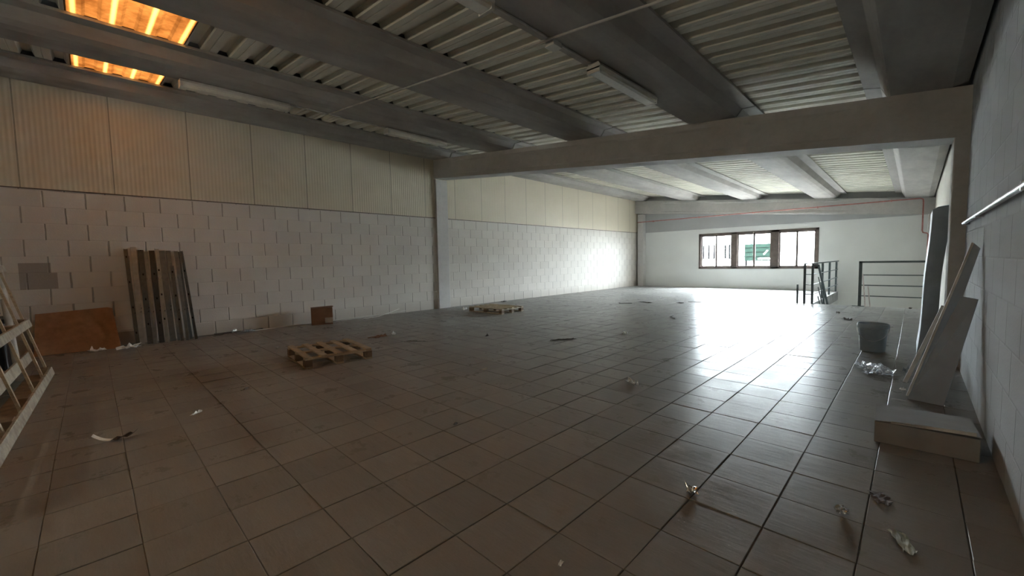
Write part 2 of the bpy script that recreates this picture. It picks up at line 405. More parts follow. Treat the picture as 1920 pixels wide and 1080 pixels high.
# ------------------------------------------------------------------ walls
w = MB().box(XL - 0.25, XL, YB - 0.3, YF + 0.3, -0.3, 2.475); struct(w, 'wall_left', BLK_L, origin=(0, 0, 0))
w = MB().box(XL - 0.25, XL - 0.006, YB - 0.3, YF + 0.3, 2.49, 4.9); struct(w, 'wall_left_cladding', PANEL, origin=(0, 0, 0))
w = MB().box(XL - 0.25, XL + 0.012, YB - 0.3, YF, 2.475, 2.49); struct(w, 'trim_1', simple('dark_edge_trim', (0.12, 0.10, 0.085), 0.8), origin=(0, 0, 0))
w = MB().box(XR, XR + 0.25, YB - 0.3, YG1, -0.3, 4.9); struct(w, 'wall_right', BLK_R, origin=(0, 0, 0))
w = MB().box(XR, XR + 0.25, YG1, YF + 0.3, -3.2, 4.9); struct(w, 'wall_right_far', CREAMP, origin=(0, 0, 0))
w = MB()
RX0, RX1, RZ0, RZ1 = -3.25, -2.35, 2.45, 2.75  # opening cut for the added rear window
w.box(XL - 0.25, RX0, YB - 0.25, YB, -0.3, 4.9); w.box(RX1, XR + 0.25, YB - 0.25, YB, -0.3, 4.9)
w.box(RX0, RX1, YB - 0.25, YB, -0.3, RZ0); w.box(RX0, RX1, YB - 0.25, YB, RZ1, 4.9)
struct(w, 'wall_rear', BLK_R, origin=(0, 0, 0))
# far wall, white below z 2.46 and grey above, with the window opening
WX0, WX1, WZ0, WZ1 = -6.62, -2.48, 0.79, 2.26
w = MB()
w.box(XL - 0.25, WX0, YF, YF + 0.25, -0.3, 2.46); w.box(WX1, XR + 0.25, YF, YF + 0.25, -0.3, 2.46)
w.box(WX0, WX1, YF, YF + 0.25, -0.3, WZ0); w.box(WX0, WX1, YF, YF + 0.25, WZ1, 2.46)
struct(w, 'wall_far', WHITE, origin=(0, 0, 0))
w = MB().box(XL - 0.25, XR + 0.25, YF - 0.03, YF + 0.25, 2.46, 4.9); struct(w, 'wall_far_upper', GREYP, origin=(0, 0, 0))
w = MB().box(-1.9, XR + 0.25, YF - 0.02, YF + 0.25, -3.2, -0.03); struct(w, 'wall_stairwell', WHITE, origin=(0, 0, 0))
w = MB().box(-2.0, -1.9, 13.1, YF, -3.2, -0.306); w.box(-2.0, XR, 13.1, 13.2, -3.2, -0.306); struct(w, 'wall_stairwell_side', WHITE, origin=(0, 0, 0))
w = MB().box(-2.0, XR + 0.2, 13.1, YF + 0.2, -3.3, -3.2); struct(w, 'floor_lower', GROUT, origin=(0, 0, 0))
w = MB().box(-1.912, -1.899, 13.2, YF, -0.30, 0.004); struct(w, 'trim_2', simple('stair_edge_plaster', (0.42, 0.43, 0.44), 0.8), origin=(0, 0, 0))
w = MB().box(-1.899, XR, 13.19, 13.203, -0.30, 0.002); struct(w, 'trim_3', simple('stair_edge_pale', (0.55, 0.55, 0.53), 0.8), origin=(0, 0, 0))
# stair steps going down beside the opening
w = MB()
for i in range(16):
    w.box(-1.89, -0.98, 13.25 + 0.28 * i, 13.25 + 0.28 * (i + 1) + 0.02, -3.2, -0.19 * (i + 1))
struct(w, 'stair_steps', COLM, origin=(0, 0, 0))

# columns
def column(x0, x1, y0, y1, zt, m=COLM):
    mb = MB().box(x0, x1, y0, y1, 0, zt); o = mb.build('concrete_column', m, None, bevel=0.008); return tag(o, kind='structure')
column(XL - 0.1, XL + 0.07, YG0 + 0.005, YG1 - 0.01, 3.52)
column(0.26, XR + 0.1, YG0 + 0.005, YG1 - 0.01, 2.52, CONC2)
column(-9.3, -9.03, 17.92, YF + 0.01, 3.3)
column(0.24, XR + 0.1, 17.92, YF + 0.01, 2.46)

# girders: rectangular section with a shallow recessed face, following the fall of the roof
def girder(name, y0, y1, zb0, sb, m, rec):
    # zb0 + sb*x : underside
    def zb(x): return zb0 + sb * x
    mb = MB(); xs0, xs1 = XL - 0.2, XR + 0.2
    def sec(x, d):
        b, t = zb(x), zs(x, y0)
        return [(x, y0, b), (x, y0, b + 0.08), (x, y0 + d, b + 0.11), (x, y0 + d, t - 0.12), (x, y0, t - 0.09), (x, y0, t), (x, y1, t), (x, y1, b)]
    secs = [sec(xs0, 0), sec(rec[0], 0), sec(rec[0] + 0.25, 0.018), sec(rec[1] - 0.25, 0.018), sec(rec[1], 0), sec(xs1, 0)]
    mb.loft(secs)
    return struct(mb, name, m, origin=(0, 0, 0))
girder('concrete_girder', YG0, YG1, 2.545, -0.1065, CONC2, (-8.6, -0.6))
girder('concrete_girder', 17.9, YF + 0.1, 2.483, -0.0935, CONC2, (-8.2, -1.5))

# ceiling beams (trapezoid ribs, open flanges on which the deck rests)
def beam(sl, y0, y1, last=False):
    def sec(y):
        pts = [(-0.26, 0.215), (-0.26, 0.185), (-0.10, 0.17), (-0.02, 0.02), (0.0, 0.0), (0.42, 0.0), (0.52, 0.02), (0.61, 0.06), (0.69, 0.17), (0.86, 0.185), (0.86, 0.215)]
        if last: pts = [(-0.26, 0.215), (-0.26, 0.185), (-0.10, 0.17), (-0.02, 0.02), (0.0, 0.0), (0.50, 0.0), (0.62, 0.05), (0.62, 0.215)]
        top = [(sl + dx, y, zs(sl + dx, y) + dz) for dx, dz in pts]
        return top
    mb = MB(); ys = [y0, (y0 + y1) / 2, y1]
    mb.loft([sec(y) for y in ys])
    o = mb.build('roof_beam', CONC, None, smooth=False); tag(o, kind='structure'); return o
for k, sl_ in enumerate(SLX):
    beam(sl_, YB - 0.2, 6.84, k == 0)
    beam(sl_, 6.875, YF + 0.05, k == 0)

# corrugated deck sheets between the beams, with holes for two seen and two added skylights
PITCH = 0.295
def deck_profile(y0, y1):
    pts = []; k = math.floor((y0 - 0.12) / PITCH)
    while True:
        b = 0.12 + k * PITCH
        for dy, dz in ((0.0, 0.068), (0.09, 0.068), (0.115, 0.0), (0.18, 0.0), (0.187, 0.006), (0.194, 0.0), (0.27, 0.0)):
            y = b + dy
            if y0 <= y <= y1: pts.append((y, dz))
        k += 1
        if b > y1: break
    def at(y):
        t = (y - 0.12) % PITCH
        return 0.068 if t < 0.09 else (0.068 * (1 - (t - 0.09) / 0.025) if t < 0.115 else (0.068 * (t - 0.27) / 0.025 if t > 0.27 else 0.0))
    return [(y0, at(y0))] + pts + [(y1, at(y1))]
def deck(xa, xb, y0, y1, mb, fl=0.0, k=1.0):
    pr = deck_profile(y0, y1)
    rows = [[(x, y, zs(x, y) + 0.219 + dz * k + fl) for x in (xb, xa)] for y, dz in pr]
    mb.sheet(rows, -0.003)
BAYS = [(SLX[k + 1] + 0.80, SLX[k] - 0.20) for k in range(4)]
SKY_Y = (-0.03, 0.96)
mb = MB()
for k, (a, b) in enumerate(BAYS):
    deck(a, b, YB - 0.2, SKY_Y[0], mb); deck(a, b, SKY_Y[1], 6.84, mb)
    deck(a, b, 6.84, YF + 0.05, mb)
struct(mb, 'ceiling', DECK, origin=(0, 0, 0), smooth=False)
for k in range(4):  # the two right bays get unseen skylights, added to light the near bay
    a, b = BAYS[k]; mb = MB(); deck(a, b, SKY_Y[0] - 0.02, SKY_Y[1] + 0.02, mb, 0.004, 0.3)
    o = struct(mb, 'skylight', SKYL)
    mb = MB()
    for yy in (SKY_Y[0] + 0.005, SKY_Y[1] - 0.012):
        mb.add([(a, yy, zs(a) + 0.215), (b, yy, zs(b) + 0.215), (b, yy + 0.008, zs(b) + 0.215), (a, yy + 0.008, zs(a) + 0.215),
                (a, yy, zs(a) + 0.34), (b, yy, zs(b) + 0.34), (b, yy + 0.008, zs(b) + 0.34), (a, yy + 0.008, zs(a) + 0.34)],
               [(0, 3, 2, 1), (4, 5, 6, 7), (0, 1, 5, 4), (1, 2, 6, 5), (2, 3, 7, 6), (3, 0, 4, 7)])
    for xx in (a - 0.006, b - 0.002):
        mb.box(xx, xx + 0.008, SKY_Y[0], SKY_Y[1], zs(xx) + 0.212, zs(xx) + 0.36)
    struct(mb, 'skylight_leak_stop', DARK, origin=(0, 0, 0))  # unseen dark closers added to stop sky light leaking past the sheet
# outer roof, opaque, with shafts above the skylights, two of them added
mb = MB()
def roofpiece(xa, xb, ya, yb):
    t = 0.34
    vs = []
    for (x, y) in ((xa, ya), (xb, ya), (xb, yb), (xa, yb)): vs.append((x, y, zs(x, 0) + t))
    for (x, y) in ((xa, ya), (xb, ya), (xb, yb), (xa, yb)): vs.append((x, y, zs(x, 0) + t + 0.06))
    mb.add(vs, [(0, 3, 2, 1), (4, 5, 6, 7), (0, 1, 5, 4), (1, 2, 6, 5), (2, 3, 7, 6), (3, 0, 4, 7)])
a3, b3 = BAYS[3]; a2, b2 = BAYS[2]; XA, XB = XL - 0.3, XR + 0.3
roofpiece(XA, XB, YB - 0.35, SKY_Y[0]); roofpiece(XA, XB, SKY_Y[1], YF + 0.3)
ed = [XA] + [v for k in (3, 2, 1, 0) for v in BAYS[k]] + [XB]
for k in range(0, len(ed), 2): roofpiece(ed[k], ed[k + 1], *SKY_Y)
struct(mb, 'roof', ROOF, origin=(0, 0, 0))

# ------------------------------------------------------------------ window_1: three sliding units in one opening
win = bpy.data.objects.new('window_1', None); COL.objects.link(win); win.location = (-4.55, YF, WZ0); win['kind'] = 'structure'
def wpart(mb, name, mat): return mb.build(name, mat, win, origin=(-4.55, YF, WZ0))
def wfix(o): o.location = (0, 0, 0); return o
fr = MB(); yy0, yy1 = YF - 0.015, YF + 0.10
fr.box(WX0, WX1, yy0, yy1, WZ0, WZ0 + 0.07); fr.box(WX0, WX1, yy0, yy1, WZ1 - 0.08, WZ1)
fr.box(WX0, WX0 + 0.09, yy0, yy1, WZ0, WZ1); fr.box(WX1 - 0.09, WX1, yy0, yy1, WZ0, WZ1)
MULL = [(-5.34, -5.13), (-3.95, -3.70)]
for a, b in MULL: fr.box(a, b, yy0, YF + 0.2, WZ0, WZ1)
wfix(wpart(fr, 'window_frame', BROWNM))
units = [(WX0 + 0.09, MULL[0][0]), (MULL[0][1], MULL[1][0]), (MULL[1][1], WX1 - 0.09)]
for (a, b) in units:
    m_ = (a + b) / 2
    for s_, (p, q) in enumerate(((a, m_ + 0.04), (m_ - 0.04, b))):
        y_ = YF + 0.03 + 0.025 * s_
        sb = MB(); t = 0.05
        sb.box(p, q, y_, y_ + 0.02, WZ0 + 0.07, WZ0 + 0.07 + t); sb.box(p, q, y_, y_ + 0.02, WZ1 - 0.08 - t, WZ1 - 0.08)
        sb.box(p, p + t, y_, y_ + 0.02, WZ0 + 0.07, WZ1 - 0.08); sb.box(q - t, q, y_, y_ + 0.02, WZ0 + 0.07, WZ1 - 0.08)
        so = wfix(wpart(sb, 'sash', BROWNM))
        gb = MB().box(p + t * 0.8, q - t * 0.8, y_ + 0.008, y_ + 0.012, WZ0 + 0.07 + t * 0.8, WZ1 - 0.08 - t * 0.8)
        g = gb.build('pane', GLASS, so, origin=(-4.55, YF, WZ0)); g.location = (0, 0, 0)
win2 = bpy.data.objects.new('rear_fill_window', None); COL.objects.link(win2); win2.location = (-2.8, YB, RZ0); win2['kind'] = 'structure'  # unseen window added behind the camera to brighten the near bay
fr = MB()
for a, b, c, d in ((-0.45, 0.45, 0.0, 0.03), (-0.45, 0.45, 0.27, 0.30), (-0.45, -0.42, 0.0, 0.30), (0.42, 0.45, 0.0, 0.30), (-0.015, 0.015, 0.0, 0.30)): fr.box(a, b, -0.10, -0.02, c, d)
fr.build('window_frame', BROWNM, win2)
for a, b in ((-0.42, -0.015), (0.015, 0.42)): MB().box(a, b, -0.065, -0.06, 0.03, 0.27).build('pane', GLASSW, win2)
# ------------------------------------------------------------------ outside
gr = MB().box(-60, 50, YF + 1.0, 90, -4.3, -4.2); struct(gr, 'outdoor_ground', ASPH, origin=(0, 0, 0))
bd = empty('street_building', (-12, 34, -4.2), 'pale low building outside the window with faint barred windows', 'building')
def bpart(mb, name, mat, par=None): 
    o = mb.build(name, mat, par or bd, origin=(-12, 34, -4.2)); o.location = (0, 0, 0); return o
bpart(MB().box(-30, 8, 34, 40, -4.2, 3.0), 'facade', FACADE)
for x0, x1 in ((-12.0, -11.2), (-10.4, -9.8)):
    f = MB(); 
    for t_ in (x0, x1, (x0 + x1) / 2): f.box(t_ - 0.05, t_ + 0.05, 33.93, 33.99, 1.15, 2.2)
    for z_ in (1.15, 2.2): f.box(x0, x1, 33.93, 33.99, z_ - 0.03, z_ + 0.03)
    bpart(f, 'barred_window', FARDK)
sg = empty('green_banner', (-8.25, 33.9, 0.95), 'green banner with pale emblem seen through the middle window unit', 'sign')
o = MB().box(-9.05, -7.0, 33.84, 33.88, 0.95, 2.18).build('banner_cloth', GREEN, sg, origin=(-8.25, 33.9, 0.95)); o.location = (0, 0, 0)
o = MB().box(-9.0, -8.9, 33.885, 33.97, -4.2, 2.1).box(-7.1, -7.0, 33.885, 33.97, -4.2, 2.1).build('banner_posts', FARDK, sg, origin=(-8.25, 33.9, 0.95)); o.location = (0, 0, 0)
e = MB(); e.box(-8.15, -7.35, 33.82, 33.835, 1.05, 1.16); e.bar((-7.8, 33.83, 1.4), (-7.55, 33.83, 1.7), 0.08, 0.012, (0, 1, 0))
o = e.build('pale_emblem', PAPER, sg, origin=(-8.25, 33.9, 0.95)); o.location = (0, 0, 0)
e = MB()
for z_ in (0.96, 1.27, 1.58, 1.9): e.box(-9.1, -6.95, 33.80, 33.815, z_ - 0.015, z_ + 0.015)
o = e.build('guard_bars', FARDK, sg, origin=(-8.25, 33.9, 0.95)); o.location = (0, 0, 0)

# ------------------------------------------------------------------ ceiling lamps and conduits
def lamp(x, y0, y1, label):
    zc = zs(x + 0.075) - 0.002
    e = empty('ceiling_light', (x, (y0 + y1) / 2, zc - 0.11), label, 'ceiling light', 'unlit tube lights under the roof beams')
    L = (y1 - y0) / 2
    b = MB(); b.loft([[(-0.075, y, 0.035), (0.075, y, 0.035), (0.085, y, 0.06), (0.06, y, 0.10), (-0.06, y, 0.10), (-0.085, y, 0.06)] for y in (-L, L)])
    b.build('housing', LAMPW, e)
    d = MB(); d.loft([[(-0.05, y, 0.0), (0.05, y, 0.0), (0.074, y, 0.015), (0.076, y, 0.036), (-0.076, y, 0.036), (-0.074, y, 0.015)] for y in (-L + 0.02, L - 0.02)])
    d.build('diffuser', LAMPD, e)
    for yy in (-L, L - 0.03):
        MB().box(-0.078, 0.078, yy, yy + 0.03, -0.003, 0.05).build('end_cap', LAMPW, e)
    return e
LX1 = SLX[1] + 0.13; LX3 = SLX[3] + 0.10
lamp(LX1, 3.78, 5.10, 'white box tube light nearest the girder, right of the junction box, most clearly seen')
lamp(LX1, 0.95, 2.30, 'tube light cut by the top edge of the photo above the junction box')
lamp(LX3, 0.98, 2.33, 'long tube light right of the two amber skylights')
lamp(LX3, 4.0, 5.35, 'short looking tube light near the left end of the big girder')
lamp(LX3, -1.9, -0.55, 'tube light at the left edge of the photo left of the lower amber skylight')
def conduit(x, y0, y1, label):
    mb = MB(); mb.tube([(x, y0, zs(x) - 0.012), (x, y1, zs(x) - 0.012)], 0.010)
    o = mb.build('conduit', PVC); tag(o, label, 'conduit'); return o
conduit(LX1 - 0.03, 2.30, 3.78, 'grey conduit joining the two tube lights on the second beam')
conduit(LX3, 2.33, 4.0, 'grey conduit joining the tube lights on the beam near the left wall')
jb = empty('junction_box', (LX1 - 0.03, 3.16, zs(LX1) - 0.075), 'small pale junction box on the conduit before the box tube light', 'junction box')
MB().box(-0.05, 0.05, -0.06, 0.06, 0.012, 0.05).build('box_body', LAMPW, jb, bevel=0.004)
MB().box(-0.053, 0.053, -0.063, 0.063, 0.0, 0.013).build('cover', LAMPW, jb)
pts = []
for k in range(13):
    x = -7.0 + (0.3 + 7.0) * k / 12; pts.append((x, 2.90 + 0.02 * k, zs(x) - 0.045))
o = MB().tube(pts, 0.011).build('cross_conduit', PVC); tag(o, 'long thin conduit crossing under the roof beams from left to right', 'conduit')

# wall handrail pipe on the right wall
e = empty('wall_pipe', (0.345, 4.0, 1.57), 'slim pale pipe fixed along the near right block wall', 'pipe')
MB().tube([(0, -6.0, 0), (0, 2.35, 0)], 0.016).build('pipe', PIPEW, e)
for y in (-3.0, -1.0, 1.0, 2.2): MB().box(-0.012, 0.035, y - 0.012, y + 0.012, -0.022, 0.022).build('clip', PIPEW, e)

# red pipe on the far beam
e = empty('red_pipe', (0, 17.8, 2.94), 'red pipe running along the far concrete girder and down beside the leaning slab', 'pipe')
p = [(-9.25, 0, 0.0), (0.05, 0.0, 0.0), (0.11, 0, -0.03), (0.12, 0, -0.1), (0.12, 0, -0.98), (0.14, 0, -1.04), (0.22, 0, -1.06), (0.25, 0, -1.1), (0.25, 0, -2.9)]
MB().tube(p, 0.019, 12).build('pipe', REDM, e)
for x in (-8.5, -6.5, -4.5, -2.5, -0.6): MB().box(x - 0.012, x + 0.012, 0.0, 0.12, -0.03, 0.03).build('clip', REDM, e)

# ------------------------------------------------------------------ stair railings
e = empty('stair_railing', (-1.95, 13.2, 0), 'dark metal railing along the left edge of the stair opening with descending handrail', 'railing')
for (x, y) in ((-0.13, 0.0), (0.04, 0.0), (0.0, 1.9), (0.0, 3.3), (0.0, 4.85)):
    MB().box(x - 0.025, x + 0.025, y - 0.025, y + 0.025, 0.0, 1.04).build('post', RAILM, e)
MB().box(-0.155, 0.065, -0.028, 0.028, 1.04, 1.075).build('handrail', RAILM, e)
MB().box(0.015, 0.065, 0.028, 4.875, 1.04, 1.075).build('handrail', RAILM, e)
for z in (0.25, 0.5, 0.77):
    MB().box(-0.13, 0.04, -0.010, 0.010, z - 0.01, z + 0.01).build('rail', RAILM, e)
    MB().box(0.03, 0.05, 0.0, 4.85, z - 0.01, z + 0.01).build('rail', RAILM, e)
MB().bar((0.16, 0.02, 1.0), (0.16, 2.9, -0.95), 0.045, 0.045).build('stair_handrail', RAILM, e)
for dz in (0.3, 0.56, 0.8):
    MB().bar((0.16, 0.02, 1.0 - dz), (0.16, 2.9, -0.95 - dz), 0.018, 0.018).build('stair_rail', RAILM, e)
for y in (1.0, 2.1):
    MB().box(0.14, 0.18, y - 0.02, y + 0.02, 1.0 - 0.677 * y - 1.0, 1.0 - 0.677 * y).build('stair_post', RAILM, e)
MB().box(0.035, 0.18, -0.02, 0.02, 0.98, 1.03).build('bracket', RAILM, e)
o = MB().box(-2.26, -2.22, 13.22, 13.26, 0.0, 0.50).build('short_post', RAILM); tag(o, 'short dark metal stub post left of the stair railing', 'post')
e = empty('guard_railing', (-0.95, 13.14, 0), 'dark metal guard rail with four bars right of the stair entry', 'railing')
MB().box(-0.03, 0.03, -0.03, 0.03, 0.0, 1.10).build('post', RAILM, e)
MB().box(1.22, 1.27, -0.03, 0.03, 0.0, 1.10).build('post', RAILM, e)
MB().box(-0.03, 1.32, -0.03, 0.03, 1.06, 1.105).build('handrail', RAILM, e)
for z in (0.26, 0.52, 0.77): MB().box(0.0, 1.30, -0.012, 0.012, z - 0.012, z + 0.012).build('rail', RAILM, e)
MB().box(-0.14, 0.09, -0.05, 0.05, 0.0, 0.012).build('base_plate', RAILM, e)
for i, (a, b, lb) in enumerate((((-0.83, 13.02, 0.012), (-0.905, 13.08, 0.80), 'tall white tube leaning on the guard rail post'), ((-0.74, 13.00, 0.012), (-0.80, 13.085, 0.50), 'shorter white tube leaning beside the taller one at the guard rail'))):
    o = MB().tube([a, b], 0.013).build('leaning_tube', simple('white_red_tube', (0.62, 0.55, 0.54), 0.5)); tag(o, lb, 'tube')

# ------------------------------------------------------------------ flat pallets on the floor
def pallet(L, Wd, H, nb, label, loc, rz, wood):
    e = empty('wooden_pallet', loc, label, 'pallet', None, rz)
    bw = 0.075; th = 0.02; bh = H - 3 * th
    ys = [-Wd / 2 + bw / 2 + (Wd - bw) * i / (nb - 1) for i in range(nb)]
    for y in ys: MB().box(-L / 2, L / 2, y - bw / 2, y + bw / 2, H - th, H).build('top_board', wood, e, bevel=0.002)
    xs = [-L / 2 + 0.05, 0, L / 2 - 0.05]
    for x in xs: MB().box(x - 0.05, x + 0.05, -Wd / 2, Wd / 2, H - 2 * th, H - th).build('cross_board', wood, e)
    for x in xs:
        for y in (ys[0], 0, ys[-1]): MB().box(x - 0.047, x + 0.047, y - 0.045, y + 0.045, th, H - 2 * th).build('block', WOODD, e, bevel=0.003)
    for y in (ys[0], 0, ys[-1]): MB().box(-L / 2, L / 2, y - 0.045, y + 0.045, 0, th).build('bottom_board', wood, e)
    return e
pallet(0.98, 0.82, 0.144, 5, 'worn brown wooden pallet lying in the open middle of the near floor', (-5.72, 2.22, 0.003), math.radians(-6), WOOD)
pallet(1.15, 0.80, 0.13, 5, 'pale wooden pallet lying by the left column, half seen edge-on', (-7.62, 7.18, 0.003), math.radians(3), WOODP)

# large pallet frame leaning at the left edge
e = empty('leaning_pallet_frame', (-7.5, -0.38, 0), 'long wooden frame of rails and slats leaning upright at the left edge of the photo', 'pallet', None, -0.03)
def fy(z): return -0.235 * z   # face leans back with height
Lf = 4.3
def frail(z0, z1, off, th, name, mat, x0=0.0, x1=Lf):
    mb = MB(); a0, a1 = fy(z0) - off, fy(z1) - off
    mb.add([(x0, a0, z0), (x1, a0, z0), (x1, a0 - th, z0), (x0, a0 - th, z0), (x0, a1, z1), (x1, a1, z1), (x1, a1 - th, z1), (x0, a1 - th, z1)],
           [(0, 3, 2, 1), (4, 5, 6, 7), (0, 1, 5, 4), (1, 2, 6, 5), (2, 3, 7, 6), (3, 0, 4, 7)])
    return mb.build(name, mat, e, bevel=0.003)
frail(0.005, 0.095, 0.0, 0.022, 'front_rail', WOODG)
frail(0.61, 0.695, 0.0, 0.022, 'front_rail', WOODG)
frail(1.25, 1.335, 0.0, 0.022, 'front_rail', WOODG)
frail(0.20, 0.31, 0.12, 0.022, 'back_rail', WOODG)
frail(0.95, 1.05, 0.12, 0.022, 'back_rail', WOODG)
for x in (0.0, 0.75, 1.55, 2.35, 3.15, 3.95):
    for (z0, z1) in ((0.01, 0.10), (0.61, 0.70), (1.25, 1.33)):
        frail(z0, z1, 0.022, 0.085, 'block', WOODD, x, x + 0.14)
for x in (0.0, 0.42, 1.15, 1.95, 2.7, 3.5):
    mb = MB(); mb.bar((x + 0.02, fy(0.02) - 0.05, 0.02), (x + 0.02, fy(1.33) - 0.05, 1.33), 0.045, 0.02, (0, 1, 0)); mb.build('slat', WOOD, e)
frail(0.0, 0.02, 0.022, 0.20, 'bottom_board', WOODD)

# clutter behind the frame
e = empty('black_crate', (-8.55, -1.03, 0), 'black plastic crate standing behind the leaning wooden frame', 'crate')
MB().box(-0.30, 0.30, -0.22, 0.22, 0, 0.62).build('body', BLACKP, e, bevel=0.02)
MB().box(-0.32, 0.32, -0.24, 0.24, 0.60, 0.66).build('rim', BLACKP, e, bevel=0.01)
e = empty('black_coil', (-8.55, -1.03, 0.665), 'black hose coil lying on the black crate', 'hose')
pts = []
for k in range(73):
    a = k / 72 * 6 * math.pi; pts.append((0.19 * math.cos(a), 0.15 * math.sin(a), 0.025 + 0.30 * k / 72))
MB().tube(pts, 0.022, 8).build('hose', BLACKP, e)
o = MB().tube([(-8.10, -0.72, 0.0), (-8.16, -0.80, 1.30)], 0.035).build('leaning_pole', simple('grey_white_pole', (0.50, 0.48, 0.44), 0.5)); tag(o, 'thick grey-white tube standing behind the leaning wooden frame', 'tube')
o = MB().tube([(-7.9, -0.78, 0.0), (-7.97, -0.82, 0.6), (-8.3, -1.32, 1.45)], 0.018).build('leaning_hose', BLACKP); tag(o, 'thin black hose hanging behind the leaning wooden frame', 'hose')

# ------------------------------------------------------------------ orange-brown board against the left wall
rows = []
for i in range(9):
    t = i / 8; z = 0.005 + 0.635 * t
    row = []
    for j in range(15):
        u = j / 14
        y = -0.66 + (0.93 * u if t < 1 else 0.93 * u)
        yy = y * (1 - t) + (-0.62 + 0.83 * u) * t
        x = (-9.20 + 0.16 * u ** 3) * (1 - t) ** 1.3 + (-9.385) * (1 - (1 - t) ** 1.3)
        zz = z * (0.96 + 0.06 * u - 0.035 * max(0, u - 0.93) / 0.07)
        row.append((x, yy, zz))
    rows.append(row)
o = MB().sheet(rows, -0.008).build('fibreboard_sheet', PLY, None, smooth=True); tag(o, 'curved orange-brown fibreboard sheet leaning on the left block wall', 'board')

# ------------------------------------------------------------------ steel studs leaning on the wall
def stud(yb, yt, xb, ht, wdt, flip, label, xt=XL + 0.012):
    # channel section in local x (along wall) / y (out from wall), z along the length
    a = Vector((xb, yb, 0.002)); L_ = 1.0
    b = Vector((xt, yt, ht)); d = b - a; L_ = d.length; d.normalize()
    t = 0.0022; w2 = wdt / 2; fl = 0.038
    s = 1 if flip else -1
    prof = [(-w2, 0), (w2, 0), (w2, s * fl), (w2 - 0.006, s * fl), (w2 - 0.006, s * fl - s * t), (w2 - t, s * fl - s * t), (w2 - t, s * t), (-w2 + t, s * t),
            (-w2 + t, s * fl - s * t), (-w2 + 0.006, s * fl - s * t), (-w2 + 0.006, s * fl), (-w2, s * fl)]
    mb = MB(); mb.loft([[(x, y, z) for x, y in prof] for z in (0, L_)])
    o = mb.build('metal_stud', GALV, None, origin=(0, 0, 0), smooth=False)
    zax = d; xax = Vector((0, 1, 0)); xax = (xax - zax * xax.dot(zax)).normalized(); yax = zax.cross(xax)
    Mx = Matrix((xax, yax, zax)).transposed().to_4x4()
    o.matrix_world = Matrix.Translation(a) @ Mx
    tag(o, label, 'metal stud', 'steel wall studs leaning in a bundle'); return o
st = [  # yb, yt, xb, height, width, flip, label, xt
    (0.47, 0.42, -9.06, 1.59, 0.05, 0, 'leftmost galvanised stud of the bundle, narrow with a bright edge', XL + 0.095),
    (0.53, 0.52, -9.16, 1.63, 0.07, 1, 'tallest stud of the bundle, second from its left edge', XL + 0.045),
    (0.63, 0.61, -9.16, 1.58, 0.07, 1, 'dark open-faced stud third from the left of the bundle', XL + 0.045),
    (0.69, 0.67, -9.06, 1.55, 0.05, 0, 'slotted stud in the left half of the bundle beside the dark one', XL + 0.095),
    (0.78, 0.75, -9.16, 1.57, 0.07, 1, 'channel stud set back left of the bundle middle', XL + 0.045),
    (0.84, 0.81, -9.06, 1.6, 0.05, 0, 'slotted stud standing forward at the middle of the bundle', XL + 0.095),
    (0.93, 0.88, -9.16, 1.57, 0.08, 1, 'wide pale stud just right of the bundle middle', XL + 0.045),
    (1.02, 0.97, -9.16, 1.57, 0.06, 1, 'set back stud behind the short dark one', XL + 0.045),
    (1.04, 0.995, -9.06, 1.3, 0.05, 0, 'short dark stud, lower than all others in the bundle', XL + 0.095),
    (1.115, 1.065, -9.06, 1.56, 0.05, 0, 'bright edged stud third from the right of the bundle', XL + 0.095),
    (1.17, 1.095, -9.16, 1.55, 0.06, 1, 'stud with dark slots second from the right of the bundle', XL + 0.045),
    (1.235, 1.14, -9.06, 1.56, 0.04, 0, 'rightmost thin bright edged stud of the bundle', XL + 0.095),
]
for s_ in st: stud(*s_)

# ------------------------------------------------------------------ cartons
e = empty('cardboard_box', (-9.09, 3.42, 0.0), 'small brown cardboard box standing by the left block wall', 'box', None, math.radians(-20))
MB().box(-0.12, 0.12, -0.21, 0.21, 0.0, 0.355).build('body', CARD, e, bevel=0.003)
MB().bar((0.0, -0.21, 0.358), (-0.02, 0.225, 0.372), 0.24, 0.004).build('flap', CARD, e)
tag(MB().box(0.121, 0.1225, 0.055, 0.205, 0.03, 0.145).build('label', LABEL, e), 'pale paper label')
e = empty('cardboard_tray', (0.09, 3.86, 0.0), 'flattish grey-brown cardboard box in the near right corner under the leaning boards', 'box', None, math.radians(2))
MB().box(-0.26, 0.22, -0.20, 0.22, 0.0, 0.145).build('body', CARDG, e, bevel=0.004)
rows = [[(-0.26 + 0.48 * u, -0.205 + 0.002 * math.sin(9 * u) + 0.43 * v, 0.150 + 0.006 * math.sin(4 * u) * (1 - v) + (0.016 * u * (1 - v))) for u in [k / 10 for k in range(11)]] for v in (0, 0.25, 0.5, 0.75, 1)]
MB().sheet(rows, -0.004).build('flap', CARDG, e)
tag(MB().sheet([[(-0.18 + 0.38 * u, -0.212 - 0.012 * u, 0.150 + 0.018 * u), ] + [(-0.18 + 0.38 * u, -0.19, 0.157 + 0.022 * u)] for u in [k / 8 for k in range(9)]], -0.002).build('tape_edge', simple('shiny_tape', (0.55, 0.54, 0.50), 0.25), e), 'shiny pale torn edge')

